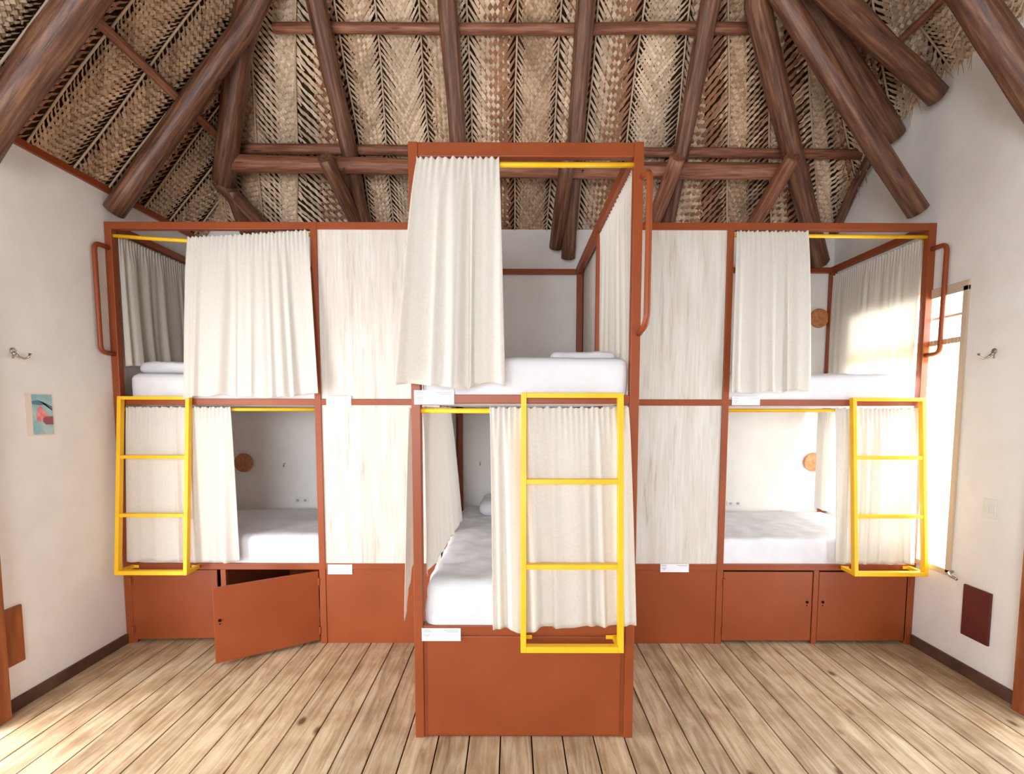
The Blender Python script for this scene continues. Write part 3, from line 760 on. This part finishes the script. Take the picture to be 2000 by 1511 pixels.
# ------------------------------------------------------------------ small things
def lathe(name, prof, c, axis, m, parent=None, seg=32):
    """prof: [(r,h)], axis: direction of h"""
    ax = Vector(axis).normalized(); u = ax.orthogonal().normalized(); v = ax.cross(u); mb = MB()
    for r, h in prof:
        for k in range(seg):
            a = 2*PI*k/seg; mb.v.append(tuple(Vector(c)+ax*h+(u*math.cos(a)+v*math.sin(a))*r))
    for i in range(len(prof)-1):
        for k in range(seg):
            a = i*seg+k; b = i*seg+(k+1) % seg; mb.f.append((a, b, b+seg, a+seg))
    mb.f.append(tuple(range(seg))); mb.f.append(tuple((len(prof)-1)*seg+k for k in range(seg)))
    return mb.build(name, m, parent)
for c, lb in (((-2.275, YB, 1.098), 'round wooden wall lamp over the lower left bunk'), ((2.545, YB, 2.312), 'round wooden wall lamp over the upper right bunk'), ((2.55, YB, 1.111), 'round wooden wall lamp half behind a curtain, lower right bunk')):
    r = empty('wall_lamp', c, lb, 'wall lamp', 'round wall lamps')
    for nm, pr, m in (('back_plate', [(.05, 0), (.05, .018)], 'plastic'), ('lamp_shade', [(.077, .016), (.079, .022), (.076, .032), (.055, .037), (.02, .039)], 'lamp')):
        o = lathe(nm, pr, (0, 0, 0), (0, -1, 0), m, r)
    lathe('shade_knob', [(.007, .038), (.007, .044), (.004, .046)], (0, 0, 0), (0, -1, 0), 'lamp', r, 12)

def coat_hook(c, s, label):
    r = empty('coat_hook', c, label, 'hook', 'metal coat hooks on the side walls')
    lathe('mount_plate', [(.016, 0), (.016, .004), (.009, .007)], (0, 0, .012), (s, 0, 0), 'chrome', r, 16)
    for d in (-1, 1):
        m = MB(); m.tube([(s*.006, 0, .006), (s*.018, d*.016, -.018), (s*.03, d*.03, -.026), (s*.045, d*.040, -.016), (s*.05, d*.042, .004)], [.005, .005, .005, .005, .0075], 10)
        m.build('prong', 'chrome', r, smooth=True)
coat_hook((XL, 2.61, 1.835), 1, 'double metal coat hook on the left wall')
coat_hook((XR, 2.81, 1.865), -1, 'double metal coat hook on the right wall')
for c, lb in (((-1.935, YB, 1.08), 'small wire hook on wall inside lower left bunk'), ((-.27, YB, 1.094), 'small wire hook on wall inside lower centre bunk')):
    o = MB().tube([(0, 0, .012), (0, -.016, .010), (0, -.02, -.008), (0, -.028, -.014), (0, -.036, -.004)], .0035, 8).build('wall_hook', 'chrome', smooth=True)
    o.location = c; tag(o, lb, 'hook')
for c, lb in (((-1.80, YB, .775), 'white wall socket above the mattress in lower left bunk'), ((1.90, YB, .755), 'white wall socket above the mattress in lower right bunk')):
    r = empty('wall_socket', c, lb, 'socket', 'wall sockets in the bunks')
    BX(-.06, .06, -.008, 0, -.022, .022).build('cover_plate', 'plastic', r, bevel=.003)
    for q in (-.032, .032):
        BX(q-.012, q+.012, -.0095, -.0075, -.010, .010).build('outlet', 'ink', r)
r = empty('light_switch', (XR, 2.768, 1.005), 'white double light switch on the right wall above the dark cover', 'switch')
BX(-.008, 0, -.038, .038, -.055, .055).build('switch_plate', 'plastic', r, bevel=.003)
for q in (-.014, .014): BX(-.013, -.007, q-.010, q+.010, -.022, .022).build('rocker', 'plastic', r, bevel=.002)
o = BX(XR-.014, XR, 2.715, 2.885, .240, .540).build('wall_cover', 'cover', bevel=.004); tag(o, 'dark red rectangular cover low on the right wall', 'cover')
o = BX(XL, XL+.014, 2.424, 2.552, .240, .540).build('wall_cover', 'door', bevel=.004); tag(o, 'brown rectangular cover on the left wall beside the door frame', 'cover')

# poster on the left wall
M['p_teal'] = mat('print_teal', srgb(160, 200, 200), .6, .2, build=noise_mix(14, srgb(140, 188, 194), srgb(186, 210, 212)))
M['p_navy'] = mat('print_navy', srgb(104, 134, 150), .6, .2)
M['p_pink'] = mat('print_pink', srgb(236, 140, 140), .6, .2, build=noise_mix(40, srgb(230, 120, 124), srgb(244, 166, 162)))
M['p_wine'] = mat('print_wine', srgb(160, 96, 106), .6, .2)
M['p_white'] = mat('print_white', srgb(236, 222, 208), .6, .2)
r = empty('wall_print', (XL, 2.735, 1.52), 'small teal and pink print on the left wall below the coat hook', 'picture')
BX(0, .003, -.080, .078, -.116, .114).build('paper', 'p_white', r)
BX(.003, .0042, -.045, .074, -.108, .108).build('printed_field', 'p_teal', r)
def blob(name, pts, m, d):
    q = MB(); n = len(pts); q.v = [(d, a, b) for a, b in pts]+[(d+.0006, a, b) for a, b in pts]
    q.f = [tuple(range(n)), tuple(range(n, 2*n))]+[(i, (i+1) % n, n+(i+1) % n, n+i) for i in range(n)]
    return q.build(name, m, r)
blob('dark_band', [(-.044, .072), (-.01, .078), (.02, .062), (.05, .045), (.073, .02), (.073, .045), (.04, .055), (.0, .05), (-.044, .055)], 'p_navy', .0043)
blob('pink_shape', [(-.02, -.04), (-.022, .0), (-.012, .035), (.004, .05), (.016, .03), (.04, .0), (.05, -.012), (.02, -.02), (.0, -.035)], 'p_pink', .0050)
blob('wine_shape', [(.012, -.02), (.03, -.012), (.073, -.010), (.073, -.055), (.03, -.055), (.014, -.042)], 'p_wine', .0057)

# paper name cards
def card(x0, x1, z0, z1, y, label, seed):
    rn = random.Random(seed)
    r = empty('paper_label', ((x0+x1)/2, y, (z0+z1)/2), label, 'label', 'white paper labels on the bunks')
    hx, hz = (x1-x0)/2, (z1-z0)/2
    BX(-hx, hx, -.002, 0, -hz, hz).build('card', 'paper', r)
    m = MB()
    for (a, b, zz, h_) in ((.02, .9, .70, .05), (.3, .88, .44, .045)):
        a0 = hx*(a if a > .1 else .12); m.box(a0, hx*b, -.0028, -.0019, hz*zz-hz*h_, hz*zz+hz*h_)
    for zz, wd in ((.72, .2), (.48, .24), (.0, .2), (-.2, .12), (-.42, .06)):
        c = -hx*.72; m.box(c-hx*wd, c+hx*wd*rn.uniform(.6, 1), -.0028, -.0019, hz*zz-hz*.05, hz*zz+hz*.05)
    m.build('printed_lines', 'ink', r)
card(-1.192, -1.033, 1.574, 1.636, YW+.0015, 'white paper label on the middle rail of left bunk', 1)
card(-1.21, -1.050, .469, .534, YW+.0015, 'white paper label on the lower rail of left bunk', 2)
card(1.411, 1.59, 1.582, 1.636, YW+.0015, 'white paper label on the middle rail of right bunk', 3)
card(.977, 1.164, .487, .542, YW+.0015, 'white paper label on the lower rail of right bunk', 4)
card(-.441, -.261, 1.573, 1.637, YC-.0005, 'white paper label on the middle rail of centre bunk', 5)
card(-.419, -.238, .474, .535, YC-.0005, 'white paper label on the lower rail of centre bunk', 6)
